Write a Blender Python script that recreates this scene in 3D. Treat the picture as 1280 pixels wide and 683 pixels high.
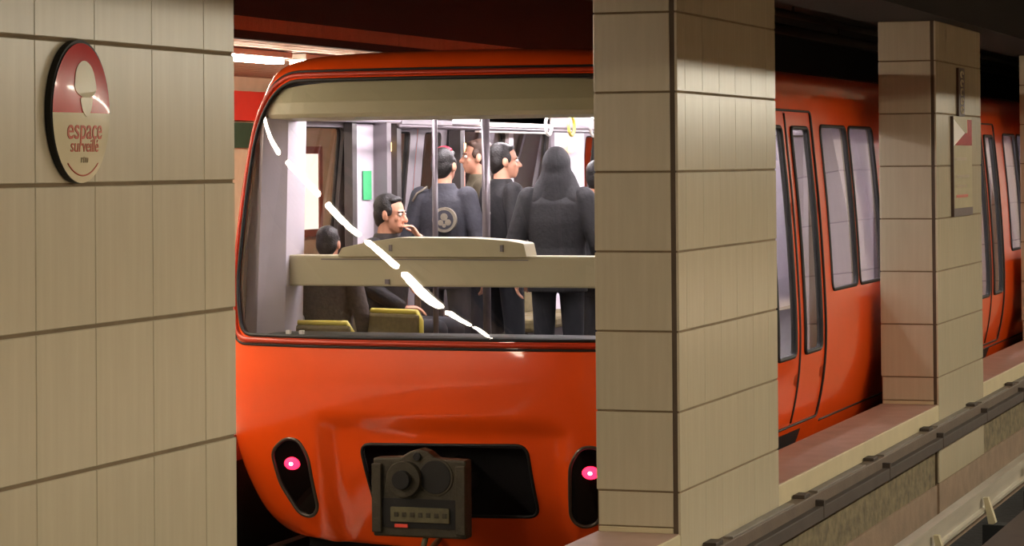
import bpy, bmesh, math, random
import numpy as np
from mathutils import Vector, Matrix
from mathutils.geometry import delaunay_2d_cdt

random.seed(7)
sc = bpy.context.scene
for o in list(bpy.data.objects):
    bpy.data.objects.remove(o, do_unlink=True)
C = sc.collection

# ------------------------------------------------------------------ camera
FPX, YAW, PITCH, ROLL, PPY = 3312.35, 0.335582, -0.0132877, -0.0076803, 159.08
cd = bpy.data.cameras.new('camera')
cam = bpy.data.objects.new('camera', cd)
C.objects.link(cam)
sc.camera = cam
cd.sensor_fit = 'HORIZONTAL'
cd.sensor_width = 36.0
cd.lens = FPX / 1280.0 * 36.0
cd.shift_y = -(341.5 - PPY) / 1280.0
cd.clip_start, cd.clip_end = 0.05, 300
fw = Vector((-math.sin(YAW) * math.cos(PITCH), math.cos(YAW) * math.cos(PITCH), -math.sin(PITCH)))
rt0 = Vector((math.cos(YAW), math.sin(YAW), 0))
up0 = rt0.cross(fw)
rt = rt0 * math.cos(ROLL) + up0 * math.sin(ROLL)
up = -rt0 * math.sin(ROLL) + up0 * math.cos(ROLL)
M = Matrix((rt, up, -fw)).transposed().to_4x4()
M.translation = Vector((0, 0, 2.75))
cam.matrix_world = M

# ------------------------------------------------------------------ world, exposure
w = bpy.data.worlds.new('world')
sc.world = w
w.use_nodes = True
w.node_tree.nodes['Background'].inputs[0].default_value = (0.9, 0.85, 0.75, 1)
w.node_tree.nodes['Background'].inputs[1].default_value = 0.0
sc.view_settings.view_transform = 'Standard'
sc.view_settings.look = 'None'
sc.view_settings.gamma = 1.0
sc.view_settings.use_curve_mapping = False
sc.view_settings.exposure = 0.0
NEAR_TUBE, FAR_TUBE, CAR_LIGHT = 142.0, 84.0, 46.0      # lamp strengths, built further down

# ------------------------------------------------------------------ materials
def lin(c):
    return tuple(((v / 255) / 12.92 if v / 255 <= 0.04045 else ((v / 255 + 0.055) / 1.055) ** 2.4) for v in c) + (1.0,)

MATS = {}
def mat(name, col, rough=0.5, metal=0.0, var=0.12, scale=8.0, bump=0.0, bscale=60.0, coat=0.0, stretch=(1, 1, 1), spec=0.5, rnd=0.0, sheen=0.0):
    m = bpy.data.materials.new(name)
    m.use_nodes = True
    nt = m.node_tree
    N, L = nt.nodes, nt.links
    b = N['Principled BSDF']
    b.inputs['Roughness'].default_value = rough
    b.inputs['Metallic'].default_value = metal
    b.inputs['Specular IOR Level'].default_value = spec
    b.inputs['Coat Weight'].default_value = coat
    b.inputs['Coat Roughness'].default_value = 0.06
    b.inputs['Sheen Weight'].default_value = sheen
    tc = N.new('ShaderNodeTexCoord')
    mp = N.new('ShaderNodeMapping')
    mp.inputs['Scale'].default_value = stretch
    L.new(tc.outputs['Object'], mp.inputs['Vector'])
    nz = N.new('ShaderNodeTexNoise')
    nz.inputs['Scale'].default_value = scale
    nz.inputs['Detail'].default_value = 5
    L.new(mp.outputs['Vector'], nz.inputs['Vector'])
    src = nz.outputs['Fac']
    if rnd > 0:
        oi = N.new('ShaderNodeObjectInfo')
        a = N.new('ShaderNodeMath'); a.operation = 'MULTIPLY_ADD'
        L.new(oi.outputs['Random'], a.inputs[0]); a.inputs[1].default_value = rnd
        L.new(src, a.inputs[2])
        s2 = N.new('ShaderNodeMath'); s2.operation = 'SUBTRACT'
        L.new(a.outputs[0], s2.inputs[0]); s2.inputs[1].default_value = rnd / 2
        src = s2.outputs[0]
    cr = N.new('ShaderNodeMapRange')
    cr.inputs['From Min'].default_value = 0.25
    cr.inputs['From Max'].default_value = 0.75
    cr.inputs['To Min'].default_value = 1 - var
    cr.inputs['To Max'].default_value = 1 + var
    L.new(src, cr.inputs['Value'])
    mx = N.new('ShaderNodeVectorMath'); mx.operation = 'SCALE'
    mx.inputs[0].default_value = lin(col)[:3]
    L.new(cr.outputs['Result'], mx.inputs['Scale'])
    L.new(mx.outputs['Vector'], b.inputs['Base Color'])
    if bump > 0:
        n2 = N.new('ShaderNodeTexNoise'); n2.inputs['Scale'].default_value = bscale
        n2.inputs['Detail'].default_value = 4
        L.new(mp.outputs['Vector'], n2.inputs['Vector'])
        bp = N.new('ShaderNodeBump'); bp.inputs['Strength'].default_value = bump
        bp.inputs['Distance'].default_value = 0.02
        L.new(n2.outputs['Fac'], bp.inputs['Height'])
        L.new(bp.outputs['Normal'], b.inputs['Normal'])
    MATS[name] = m
    return m

def emit(name, col, strength):
    m = bpy.data.materials.new(name); m.use_nodes = True
    N = m.node_tree.nodes
    b = N['Principled BSDF']
    b.inputs['Base Color'].default_value = lin(col)
    b.inputs['Emission Color'].default_value = lin(col)
    b.inputs['Emission Strength'].default_value = strength
    return m

def glass(name, tint, refl=1.0, ior=1.5):
    m = bpy.data.materials.new(name); m.use_nodes = True
    N, L = m.node_tree.nodes, m.node_tree.links
    N.remove(N['Principled BSDF'])
    out = N['Material Output']
    t = N.new('ShaderNodeBsdfTransparent'); t.inputs[0].default_value = tint + (1,)
    g = N.new('ShaderNodeBsdfGlossy'); g.inputs['Roughness'].default_value = 0.0
    f = N.new('ShaderNodeFresnel'); f.inputs['IOR'].default_value = ior
    mu = N.new('ShaderNodeMath'); mu.operation = 'MULTIPLY'; mu.inputs[1].default_value = refl
    mu.use_clamp = True
    ge = N.new('ShaderNodeNewGeometry')             # a thin pane reflects alike from both sides
    io = N.new('ShaderNodeMapRange')
    io.inputs['To Min'].default_value = ior; io.inputs['To Max'].default_value = 1 / ior
    L.new(ge.outputs['Backfacing'], io.inputs['Value']); L.new(io.outputs['Result'], f.inputs['IOR'])
    L.new(f.outputs[0], mu.inputs[0])
    mx = N.new('ShaderNodeMixShader')
    L.new(mu.outputs[0], mx.inputs[0]); L.new(t.outputs[0], mx.inputs[1]); L.new(g.outputs[0], mx.inputs[2])
    L.new(mx.outputs[0], out.inputs['Surface'])
    return m

ORANGE = mat('orange_paint', (255, 88, 20), 0.30, var=0.06, scale=2.5, coat=0.9, spec=0.4)
RIMRED = mat('rim_red_paint', (196, 60, 30), 0.35, var=0.08)
BLACK = mat('black_rubber', (14, 13, 12), 0.55)
VOID = mat('black_underframe', (12, 11, 10), 0.8, bump=0.2)
TILE = mat('beige_tile', (180, 168, 142), 0.25, var=0.055, scale=3.0, stretch=(9, 9, 0.7), rnd=0.16, spec=0.45)
GROUT = mat('brown_grout', (112, 94, 68), 0.85, var=0.2)
CORNER = mat('brown_corner_strip', (74, 58, 38), 0.6)
CREAM = mat('cream_curb', (184, 170, 136), 0.5, var=0.09, scale=4)
PINK = mat('pink_terracotta', (150, 122, 106), 0.6, var=0.14, scale=5, bump=0.08)
CONC = mat('stained_concrete', (104, 92, 66), 0.9, var=0.45, scale=9, bump=0.6, bscale=14, stretch=(1, 1, 1.6))
PLINTH = mat('brown_plinth', (128, 106, 84), 0.8, var=0.2, scale=6, bump=0.15)
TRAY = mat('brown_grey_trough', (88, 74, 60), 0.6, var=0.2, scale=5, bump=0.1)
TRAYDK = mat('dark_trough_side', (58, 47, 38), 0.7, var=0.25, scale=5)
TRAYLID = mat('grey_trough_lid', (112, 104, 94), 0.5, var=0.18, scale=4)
STEEL = mat('worn_steel', (172, 163, 146), 0.38, metal=0.2, var=0.16, scale=4, stretch=(3, 0.3, 3))
STEELDK = mat('dark_rail_steel', (70, 60, 50), 0.55, metal=0.5, var=0.2)
INSUL = mat('pale_insulator', (176, 164, 132), 0.5)
BALLAST = mat('track_bed', (26, 22, 18), 0.95, var=0.4, scale=10, bump=0.8, bscale=18)
DARKCEIL = mat('near_black_concrete', (9, 8, 8), 0.9, var=0.3, scale=2, bump=0.2)  # near-black concrete with slight random tone
PIPE = mat('dark_conduit', (44, 38, 32), 0.6, var=0.2)
PLATCEIL = mat('brown_ceiling_slats', (150, 118, 98), 0.6, var=0.1, scale=3, stretch=(6, 0.4, 1))
PLATFLOOR = mat('platform_floor', (150, 130, 112), 0.5, var=0.1)
PLATWALL = mat('platform_wall', (186, 168, 142), 0.5, var=0.08)
NOSING = mat('red_brown_nosing', (128, 62, 44), 0.6)
REDSIGN = mat('red_fascia', (196, 44, 26), 0.4, var=0.05)
GREENP = mat('dark_green_panel', (34, 62, 40), 0.5)
HOUSING = mat('lamp_housing', (200, 196, 186), 0.4, var=0.03)
BEIGE = mat('beige_cab_panel', (196, 188, 156), 0.5, var=0.05, scale=3)
DASH = mat('dark_dash', (58, 60, 52), 0.6, var=0.12)
LILAC = mat('pale_lilac_panel', (206, 198, 206), 0.5, var=0.04)
GREYP = mat('mid_grey_panel', (132, 124, 128), 0.5, var=0.06)
GREYDK = mat('dark_grey_panel', (70, 64, 62), 0.5, var=0.08)
BROWNG = mat('grey_brown_door', (128, 112, 98), 0.4, var=0.12)
FLOORC = mat('car_floor', (70, 66, 64), 0.6)
POLE = mat('pole_steel', (92, 84, 88), 0.35, metal=0.3, var=0.05)
YELLOW = mat('yellow_seat_edge', (214, 196, 84), 0.45, var=0.05)
SEATF = mat('olive_seat_fabric', (104, 92, 58), 0.8, var=0.25, scale=30)
GREENS = mat('green_sticker', (70, 190, 120), 0.5, var=0.03)
WHITES = mat('white_print', (228, 222, 214), 0.5, var=0.03)
ORANGES = mat('orange_print', (236, 120, 40), 0.5, var=0.03)
SIGNRED = mat('sign_red', (190, 44, 40), 0.25, var=0.06, scale=3, coat=0.3)
SIGNCREAM = mat('sign_cream', (206, 194, 160), 0.25, var=0.05, coat=0.3)
SIGNTXT = mat('sign_text_red', (186, 84, 60), 0.4, var=0.05)
SIGNTXT2 = mat('sign_text_brown', (150, 130, 96), 0.4)
SIGNDK = mat('sign_dark_brown', (74, 52, 42), 0.5)
IRON = mat('coupler_iron', (66, 60, 46), 0.6, metal=0.3, var=0.25, scale=14, bump=0.2)
IRONDK = mat('coupler_dark', (20, 18, 15), 0.7)
IRONPL = mat('coupler_plate', (92, 86, 58), 0.55, var=0.35, scale=20)
LAMPCOV = mat('smoked_lamp_cover', (22, 14, 12), 0.05, coat=0.8, var=0.1)
LAMPRIM = mat('lamp_rim_grey', (92, 84, 76), 0.3, metal=0.5)
REDLAMP = emit('red_tail_lamp', (255, 30, 62), 5.0)
REDCORE = emit('red_tail_lamp_core', (255, 150, 180), 9.0)
WARM = emit('warm_indicator', (255, 205, 130), 4.0)
TUBE_N = emit('fluorescent_near', (255, 246, 224), NEAR_TUBE)
TUBE_F = emit('fluorescent_far', (255, 238, 215), FAR_TUBE)
TUBE_C = emit('fluorescent_car', (255, 244, 250), CAR_LIGHT)
POSTER = emit('backlit_poster', (255, 244, 226), 2.2)
WINDGLASS = glass('windscreen_glass', (0.93, 0.94, 0.93), 1.5)
SIDEGLASS = glass('side_window_glass', (0.66, 0.66, 0.66), 1.8)
SKIN = mat('skin', (206, 150, 122), 0.5, var=0.06, scale=20)
SKIN2 = mat('skin_tan', (186, 128, 98), 0.5, var=0.06, scale=20)
HAIR = mat('black_hair', (24, 20, 18), 0.45, var=0.35, scale=60, bump=0.4, bscale=120)
HAIRB = mat('brown_hair', (72, 52, 40), 0.5, var=0.3, scale=60, bump=0.4, bscale=120)
JACKB = mat('black_cloth', (26, 25, 27), 0.8, var=0.3, scale=14, bump=0.25, bscale=40)
JACKG = mat('charcoal_cloth', (52, 52, 60), 0.75, var=0.25, scale=12, bump=0.25, bscale=40)
JACKBR = mat('brown_tweed', (66, 56, 50), 0.85, var=0.4, scale=40, bump=0.2)
JACKOL = mat('olive_cloth', (92, 84, 66), 0.85, var=0.2, scale=20)
TROU = mat('dark_trousers', (34, 36, 42), 0.85, var=0.2, scale=20)
SHOE = mat('dark_shoe', (24, 20, 18), 0.5)
EYEW = mat('eye_white', (222, 214, 206), 0.3)
EMBLEM = mat('grey_emblem', (128, 120, 104), 0.7, var=0.2, scale=30)
CAPRED = mat('red_band', (196, 34, 56), 0.6)

# ------------------------------------------------------------------ mesh helpers
def link(name, me, m, parent=None, smooth=False):
    o = bpy.data.objects.new(name, me)
    C.objects.link(o)
    if m is not None and not me.materials:
        me.materials.append(m)
    if parent is not None:
        o.parent = parent
    if smooth:
        for p in me.polygons:
            p.use_smooth = True
    return o

def mesh(name, v, f):
    me = bpy.data.meshes.new(name)
    me.from_pydata([tuple(map(float, q)) for q in v], [], f)
    me.update()
    return me

def obj(name, v, f, m, parent=None, smooth=False):
    return link(name, mesh(name, v, f), m, parent, smooth)

def from_bm(name, bm, m, parent=None, smooth=False):
    me = bpy.data.meshes.new(name)
    bmesh.ops.recalc_face_normals(bm, faces=bm.faces)
    bm.to_mesh(me); bm.free()
    return link(name, me, m, parent, smooth)

def tag(o, label=None, cat=None, group=None, kind=None):
    if label: o['label'] = label
    if cat: o['category'] = cat
    if group: o['group'] = group
    if kind: o['kind'] = kind
    return o

def empty(name, loc, label=None, cat=None, group=None, kind=None, rz=0):
    o = bpy.data.objects.new(name, None)
    o.location = loc
    o.rotation_euler.z = rz
    o.empty_display_size = 0.1
    C.objects.link(o)
    return tag(o, label, cat, group, kind)

def bm_box(bm, x0, x1, y0, y1, z0, z1):
    r = bmesh.ops.create_cube(bm, size=1)
    for v in r['verts']:
        v.co = Vector((x0 + (v.co.x + .5) * (x1 - x0), y0 + (v.co.y + .5) * (y1 - y0), z0 + (v.co.z + .5) * (z1 - z0)))
    return r['verts']

def box(name, x0, x1, y0, y1, z0, z1, m, parent=None, bev=0.0, seg=2, off=None):
    """world-space box; with a parent whose location is off, coordinates are made local"""
    if off is not None:
        x0, x1, y0, y1, z0, z1 = x0 - off[0], x1 - off[0], y0 - off[1], y1 - off[1], z0 - off[2], z1 - off[2]
    cx, cy, cz = (x0 + x1) / 2, (y0 + y1) / 2, (z0 + z1) / 2
    bm = bmesh.new()
    bm_box(bm, x0 - cx, x1 - cx, y0 - cy, y1 - cy, z0 - cz, z1 - cz)
    if bev > 0:
        bmesh.ops.bevel(bm, geom=bm.edges[:], offset=bev, segments=seg, affect='EDGES', profile=0.5)
    o = from_bm(name, bm, m, parent)
    o.location = (cx, cy, cz)
    return o

def prism(name, poly, y0, y1, m, parent=None, bev=0.0, smooth=False, axis='y'):
    """polygon in (x,z) extruded along y (or (y,z) along x when axis='x')"""
    bm = bmesh.new()
    mk = (lambda a, b, c: (a, c, b)) if axis == 'y' else (lambda a, b, c: (c, a, b))
    vs = [bm.verts.new(mk(a, b, y0)) for a, b in poly]
    f = bm.faces.new(vs)
    r = bmesh.ops.extrude_face_region(bm, geom=[f])
    d = Vector((0, y1 - y0, 0)) if axis == 'y' else Vector((y1 - y0, 0, 0))
    bmesh.ops.translate(bm, vec=d, verts=[g for g in r['geom'] if isinstance(g, bmesh.types.BMVert)])
    if bev > 0:
        es = [e for e in bm.edges if e.is_manifold and e.calc_face_angle(0) > 0.6]
        bmesh.ops.bevel(bm, geom=es, offset=bev, segments=2, affect='EDGES', profile=0.5)
    return from_bm(name, bm, m, parent, smooth)

def rounded(pts, r, n=6):
    """round the corners of a polygon; r a number or a list"""
    out = []
    k = len(pts)
    for i in range(k):
        p = Vector(pts[i]); a = Vector(pts[i - 1]); b = Vector(pts[(i + 1) % k])
        ri = r[i] if isinstance(r, (list, tuple)) else r
        da, db = (a - p), (b - p)
        la, lb = da.length, db.length
        ri = min(ri, la * .49, lb * .49)
        s, e = p + da / la * ri, p + db / lb * ri
        for j in range(n + 1):
            t = j / n
            out.append(tuple((1 - t) ** 2 * s + 2 * t * (1 - t) * p + t * t * e))
    return out

def dens(poly, d, closed=True):
    out = []
    k = len(poly)
    for i in range(k if closed else k - 1):
        a, b = np.array(poly[i], float), np.array(poly[(i + 1) % k], float)
        n = max(1, int(math.ceil(np.linalg.norm(b - a) / d)))
        for j in range(n):
            out.append(tuple(a + (b - a) * j / n))
    if not closed:
        out.append(tuple(poly[-1]))
    return out

def tube(name, path, r, m, parent=None, closed=False, seg=10, smooth=True):
    pts = [Vector(q) for q in path]
    n = len(pts)
    v, f = [], []
    prev = None
    for i, q in enumerate(pts):
        if closed:
            t = pts[(i + 1) % n] - pts[i - 1]
        else:
            t = pts[min(i + 1, n - 1)] - pts[max(i - 1, 0)]
        t.normalize()
        a = prev if prev is not None else (Vector((0, 0, 1)) if abs(t.z) < .9 else Vector((1, 0, 0)))
        a = (a - t * a.dot(t)).normalized()
        prev = a
        b = t.cross(a)
        rr = r[i] if isinstance(r, (list, tuple)) else r
        for k in range(seg):
            an = 2 * math.pi * k / seg
            v.append(q + a * math.cos(an) * rr + b * math.sin(an) * rr)
    for i in range(n if closed else n - 1):
        j = (i + 1) % n
        for k in range(seg):
            l = (k + 1) % seg
            f.append((i * seg + k, i * seg + l, j * seg + l, j * seg + k))
    if not closed:
        f.append(tuple(range(seg))[::-1]); f.append(tuple(range((n - 1) * seg, n * seg)))
    return obj(name, v, f, m, parent, smooth)

def inmany(Q, poly):
    P = np.array(poly, float); R = np.roll(P, 1, axis=0)
    x, y = Q[:, 0:1], Q[:, 1:2]
    dy = np.where(R[:, 1] == P[:, 1], 1e-12, R[:, 1] - P[:, 1])
    hit = ((P[:, 1] > y) != (R[:, 1] > y)) & (x < (R[:, 0] - P[:, 0]) * (y - P[:, 1]) / dy + P[:, 0])
    return hit.sum(axis=1) % 2 == 1

def text_mesh(name, body, size, m, parent, loc, rot, bold=0.0, sx=1.0):
    cu = bpy.data.curves.new(name, 'FONT')
    cu.body = body; cu.size = size; cu.align_x = 'CENTER'; cu.align_y = 'CENTER'
    cu.extrude = 0.0012; cu.offset = bold
    t = bpy.data.objects.new(name, cu)
    C.objects.link(t)
    dg = bpy.context.evaluated_depsgraph_get()
    me = bpy.data.meshes.new_from_object(t.evaluated_get(dg))
    bpy.data.objects.remove(t, do_unlink=True)
    bpy.data.curves.remove(cu)
    me.name = name
    me.materials.clear()
    o = link(name, me, m, parent)
    o.location = loc; o.rotation_euler = rot; o.scale = (sx, 1, 1)
    return o

# ================================================================== SETTING
XF, PW, TH, Z0, PL, PS = -3.642, 0.4474, 0.4078, 1.0653, 2.1195, 7.3802
XB = XF - PW
ZBASE, ZTOP = 0.855, 3.822
YA, YB = -12.0, 60.0

def struct(o):
    o['kind'] = 'structure'; return o

struct(box('floor', -7.15, -0.55, YA, YB, -0.45, -0.30, BALLAST))
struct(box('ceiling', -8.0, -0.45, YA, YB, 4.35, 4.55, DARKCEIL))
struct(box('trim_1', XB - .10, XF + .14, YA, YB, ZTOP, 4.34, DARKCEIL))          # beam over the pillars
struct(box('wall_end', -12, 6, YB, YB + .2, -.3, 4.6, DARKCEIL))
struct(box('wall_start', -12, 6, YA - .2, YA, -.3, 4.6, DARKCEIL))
# near platform
struct(box('floor', -0.55, 5.0, YA, YB, -0.30, 1.12, PLATFLOOR))
struct(box('wall_right', 5.0, 5.2, YA, YB, -.3, 4.5, PLATWALL))
struct(box('ceiling', -0.45, 5.0, YA, YB, 3.66, 3.76, PLATCEIL))
struct(box('trim_2', -0.45, -0.36, YA, YB, 3.50, 4.35, DARKCEIL))                # bulkhead lip above the platform edge
# far platform
struct(box('floor', -11.6, -7.22, YA, YB, -0.30, 1.04, PLATFLOOR))
struct(box('trim_3', -7.22, -7.17, YA, YB, 0.88, 1.045, NOSING))                 # platform edge nosing
struct(box('wall_platform_edge', -7.22, -7.20, YA, YB, -.3, .88, VOID))
struct(box('wall_left', -11.8, -11.6, YA, YB, -.3, 4.5, PLATWALL))
# far platform ceiling of long slats
cel = struct(box('ceiling', -11.6, -7.95, YA, YB, 3.70, 3.80, PLATCEIL))
struct(box('trim_4', -8.02, -7.95, YA, YB, 3.64, 4.36, DARKCEIL))
sl = mesh('ceiling_slat', *(lambda x, y, z: ([(-x, -y, -z), (x, -y, -z), (x, y, -z), (-x, y, -z), (-x, -y, z), (x, -y, z), (x, y, z), (-x, y, z)],
      [(0, 3, 2, 1), (4, 5, 6, 7), (0, 1, 5, 4), (1, 2, 6, 5), (2, 3, 7, 6), (3, 0, 4, 7)]))(0.085, 15.0, 0.025))
sl.materials.append(PLATCEIL)
for i in range(18):
    o = bpy.data.objects.new('ceiling_slat', sl); C.objects.link(o)
    o.parent = cel
    o.location = Vector((-8.15 - i * .195, 20, 3.675)) - cel.location

# dividing wall between the tracks
dw = empty('wall_divider', (XF, 0, 0), kind='structure')
def dv(name, *a, **k): return box(name, *a, parent=dw, off=(XF, 0, 0), **k)
dv('concrete_face', XB + .02, XF - .035, YA, YB, -.30, .60, CONC)
dv('curb', XB + .003, XF - .004, YA, YB, .60, ZBASE - .004, CREAM, bev=.006)
dv('coping', XB + .004, XF - .012, YA, YB, ZBASE - .02, ZBASE, PINK)
dv('plinth', XB + .02, XF - .02, YA, YB, -.30, .235, PLINTH)

# ------------------------------------------------------------------ pillars
ROWS = [Z0 + k * TH for k in range(-2, 8)]
FCUT = [0, .145, .49, .835, 1.18, 1.54, 1.895, PL]      # vertical joints along the track face
tile_cache = {}
def tile(parent, wx, wz, loc, rotz):
    key = (round(wx, 3), round(wz, 3))
    if key not in tile_cache:
        bm = bmesh.new()
        bm_box(bm, -wx / 2, wx / 2, 0, .014, -wz / 2, wz / 2)
        es = [e for e in bm.edges if all(v.co.y < .001 for v in e.verts)]
        bmesh.ops.bevel(bm, geom=es, offset=.0025, segments=1, affect='EDGES')
        bmesh.ops.recalc_face_normals(bm, faces=bm.faces)
        me = bpy.data.meshes.new('tile'); bm.to_mesh(me); bm.free()
        me.materials.append(TILE)
        tile_cache[key] = me
    o = bpy.data.objects.new('tile', tile_cache[key]); C.objects.link(o)
    o.parent = parent; o.location = loc; o.rotation_euler.z = rotz
    return o

PILLAR_LABELS = [
    'beige tiled pillar with the oval red and cream sign, nearest at left',
    'beige tiled pillar hiding the right part of the orange train front',
    'beige tiled pillar with the narrow vertical plate and notice panel',
    'sliver of dark beige tiled pillar at the right edge of the picture',
]
pillars = []
for i in range(4):
    y0 = 13.0 + (i - 1) * PS
    P = empty('tiled_pillar', (XF, y0, 0), PILLAR_LABELS[i], 'pillar', 'tiled pillars between the tracks')
    pillars.append(P)
    o = (XF, y0, 0)
    box('core', XB + .006, XF - .006, y0 + .006, y0 + PL - .006, .0, ZTOP, GROUT, P, off=o)
    g = .0052                                                         # half of a horizontal joint
    # track face (faces +X)
    for a, b in zip(FCUT[:-1], FCUT[1:]):
        for r0, r1 in zip(ROWS, ROWS[1:] + [ZTOP]):
            if r1 > ZTOP: r1 = ZTOP
            if r1 - r0 < .03: continue
            tile(P, b - a - .0022, r1 - r0 - 2 * g, (0, (a + b) / 2, (r0 + r1) / 2), math.pi / 2)
            tile(P, b - a - .0022, r1 - r0 - 2 * g, (-PW, (a + b) / 2, (r0 + r1) / 2), -math.pi / 2) if r0 > ZBASE else None
    # faces across the track: one tile wide, with the corner strip
    lo = [ZBASE + .028] + [r for r in ROWS if r > ZBASE] 
    for r0, r1 in zip(lo, lo[1:] + [ZTOP]):
        r1 = min(r1, ZTOP)
        if r1 - r0 < .03: continue
        tile(P, PW - .052, r1 - r0 - 2 * g, (-(PW + .030) / 2, 0, (r0 + r1) / 2), 0)
        tile(P, PW - .052, r1 - r0 - 2 * g, (-(PW + .030) / 2, PL, (r0 + r1) / 2), math.pi)
    box('base_moulding', XB + .012, XF - .04, y0 - .006, y0 + .012, ZBASE, ZBASE + .026, CREAM, P, off=o, bev=.003)
    for yy in (y0 + .004, y0 + PL - .018):
        box('corner_strip', XF - .040, XF - .012, yy, yy + .014, .22, ZTOP, CORNER, P, off=o)
    box('plinth', XF - .03, XF - .002, y0, y0 + PL, -.02, ROWS[0] - .005, PLINTH, P, off=o)

# ------------------------------------------------------------------ oval sign on the first pillar
SY, SZ = 6.678, 2.903
sg = empty('oval_sign', (XF + .001, SY, SZ), 'oval red and cream enamel sign reading espace surveillé', 'sign')
def ell(a, b, n=64, t0=0, t1=2 * math.pi):
    return [(a * math.cos(t0 + (t1 - t0) * k / n), b * math.sin(t0 + (t1 - t0) * k / n)) for k in range(n + (1 if t1 - t0 < 6 else 0))]
EA, EB = .172, .203
prism('back_plate', ell(EA, EB), 0.0, .020, BLACK, sg, axis='x')
def dome(name, sgn, m):
    v, f = [], []
    nr, na = 14, 40
    for i in range(nr + 1):
        r = i / nr
        for j in range(na + 1):
            a = math.pi * j / na
            y, z = (EA - .005) * r * math.cos(a), (EB - .005) * r * math.sin(a) * sgn - .004
            v.append((domeh(y, z), y, z))
    for i in range(nr):
        for j in range(na):
            q = (i * (na + 1) + j, i * (na + 1) + j + 1, (i + 1) * (na + 1) + j + 1, (i + 1) * (na + 1) + j)
            f.append(q[::-1] if sgn > 0 else q)
    return obj(name, v, f, m, sg, True)
def domeh(y, z):
    return .022 + .016 * max(0, 1 - (y / EA) ** 2 - (z / EB) ** 2)
def on_dome(o):
    mw = Matrix.LocRotScale(o.location, o.rotation_euler.to_quaternion(), o.scale)
    o.data.transform(mw); o.location = (0, 0, 0); o.rotation_euler = (0, 0, 0); o.scale = (1, 1, 1)
    for q in o.data.vertices:
        q.co.x = domeh(q.co.y, q.co.z) + (q.co.x - .0435) * .6 + .0010
    return o
dome('upper_field', 1, SIGNRED)
dome('lower_field', -1, SIGNCREAM)
# pale figure in the red field: rounded head on a tapering shoulder shape
on_dome(prism('pictogram_cap', rounded([(-.066, .060), (-.050, .125), (.0, .150), (.050, .125), (.066, .060), (.03, .040), (-.03, .040)], .03), .0432, .0455, SIGNCREAM, sg, axis='x'))
on_dome(prism('pictogram_face', rounded([(-.038, .040), (.038, .040), (.024, -.0), (0, .012 - .03), (-.024, 0)], .012), .0432, .0455, SIGNCREAM, sg, axis='x'))
RX = (math.pi / 2, 0, math.pi / 2)
on_dome(text_mesh('lettering', 'espace', .083, SIGNTXT, sg, (.0435, .0, -.052), RX, .0004, .92))
on_dome(text_mesh('lettering', 'surveillé', .052, SIGNTXT, sg, (.0435, .0, -.098), RX, .0001, .95))
on_dome(text_mesh('lettering', 'rtm', .03, SIGNTXT2, sg, (.0435, .0, -.135), RX, .0004))
arc = [(.0435, (EA - .022) * math.cos(a), (EB - .022) * math.sin(a)) for a in np.linspace(math.pi * 1.3, math.pi * 1.7, 20)]
on_dome(tube('red_arc', arc, .0022, SIGNTXT, sg))

# ------------------------------------------------------------------ plate and notice on the third pillar
vp = empty('vertical_plate', (XF + .001, 21.44, 3.29), 'narrow dark brown vertical plate with pale lettering high on pillar', 'sign')
prism('plate', rounded([(-.14, -.195), (.14, -.195), (.14, .195), (-.14, .195)], .01), 0, .02, SIGNDK, vp, axis='x')
for k in range(5):
    zc = .145 - k * .072
    ring = [(.022, .055 * math.cos(a), zc + .026 * math.sin(a)) for a in np.linspace(.4 * (k % 3), 5.2 + .2 * k, 14)]
    tube('letter', ring, .007, SIGNCREAM, vp, seg=6)
npn = empty('notice_panel', (XF + .001, 21.47, 2.69), 'tall cream notice panel with a red and white header', 'notice')
prism('panel', [(-.45, -.40), (.45, -.40), (.45, .40), (-.45, .40)], 0, .018, SIGNCREAM, npn, axis='x')
prism('white_header', [(-.44, .16), (.10, .27), (-.44, .38)], .018, .021, WHITES, npn, axis='x')
prism('red_header', [(-.38, .17), (.44, .17), (.44, .38), (.24, .38), (.24, .27), (.12, .27)], .018, .020, SIGNRED, npn, axis='x')
for k, (zz, ln, mm) in enumerate([(.06, .5, SIGNTXT2), (-.08, .62, SIGNTXT2), (-.16, .5, SIGNTXT2), (-.24, .55, SIGNTXT)]):
    prism('text_line', [(-.32, zz - .012), (-.32 + ln, zz - .012), (-.32 + ln, zz + .012), (-.32, zz + .012)], .018, .0195, mm, npn, axis='x')
prism('dark_footer', [(-.45, -.40), (.45, -.40), (.45, -.335), (-.45, -.335)], .018, .022, SIGNDK, npn, axis='x')
prism('frame_side', [(-.465, -.40), (-.445, -.40), (-.445, .40), (-.465, .40)], 0, .024, SIGNDK, npn, axis='x')

# ------------------------------------------------------------------ cable trough along the dividing wall
ct = empty('cable_trough', (XF, 10, .66), 'brown grey cable trough bracketed along the low dividing wall', 'cable trough')
o = (XF, 10, .66)
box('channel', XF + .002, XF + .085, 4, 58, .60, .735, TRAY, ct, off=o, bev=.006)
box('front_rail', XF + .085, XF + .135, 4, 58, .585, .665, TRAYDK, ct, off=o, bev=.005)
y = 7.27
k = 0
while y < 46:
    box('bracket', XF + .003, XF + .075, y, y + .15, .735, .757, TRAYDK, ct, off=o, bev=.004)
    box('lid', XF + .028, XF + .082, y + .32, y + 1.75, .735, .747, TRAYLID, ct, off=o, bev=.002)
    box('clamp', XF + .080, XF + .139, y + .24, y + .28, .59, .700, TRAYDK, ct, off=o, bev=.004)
    y += 2.046; k += 1

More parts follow.
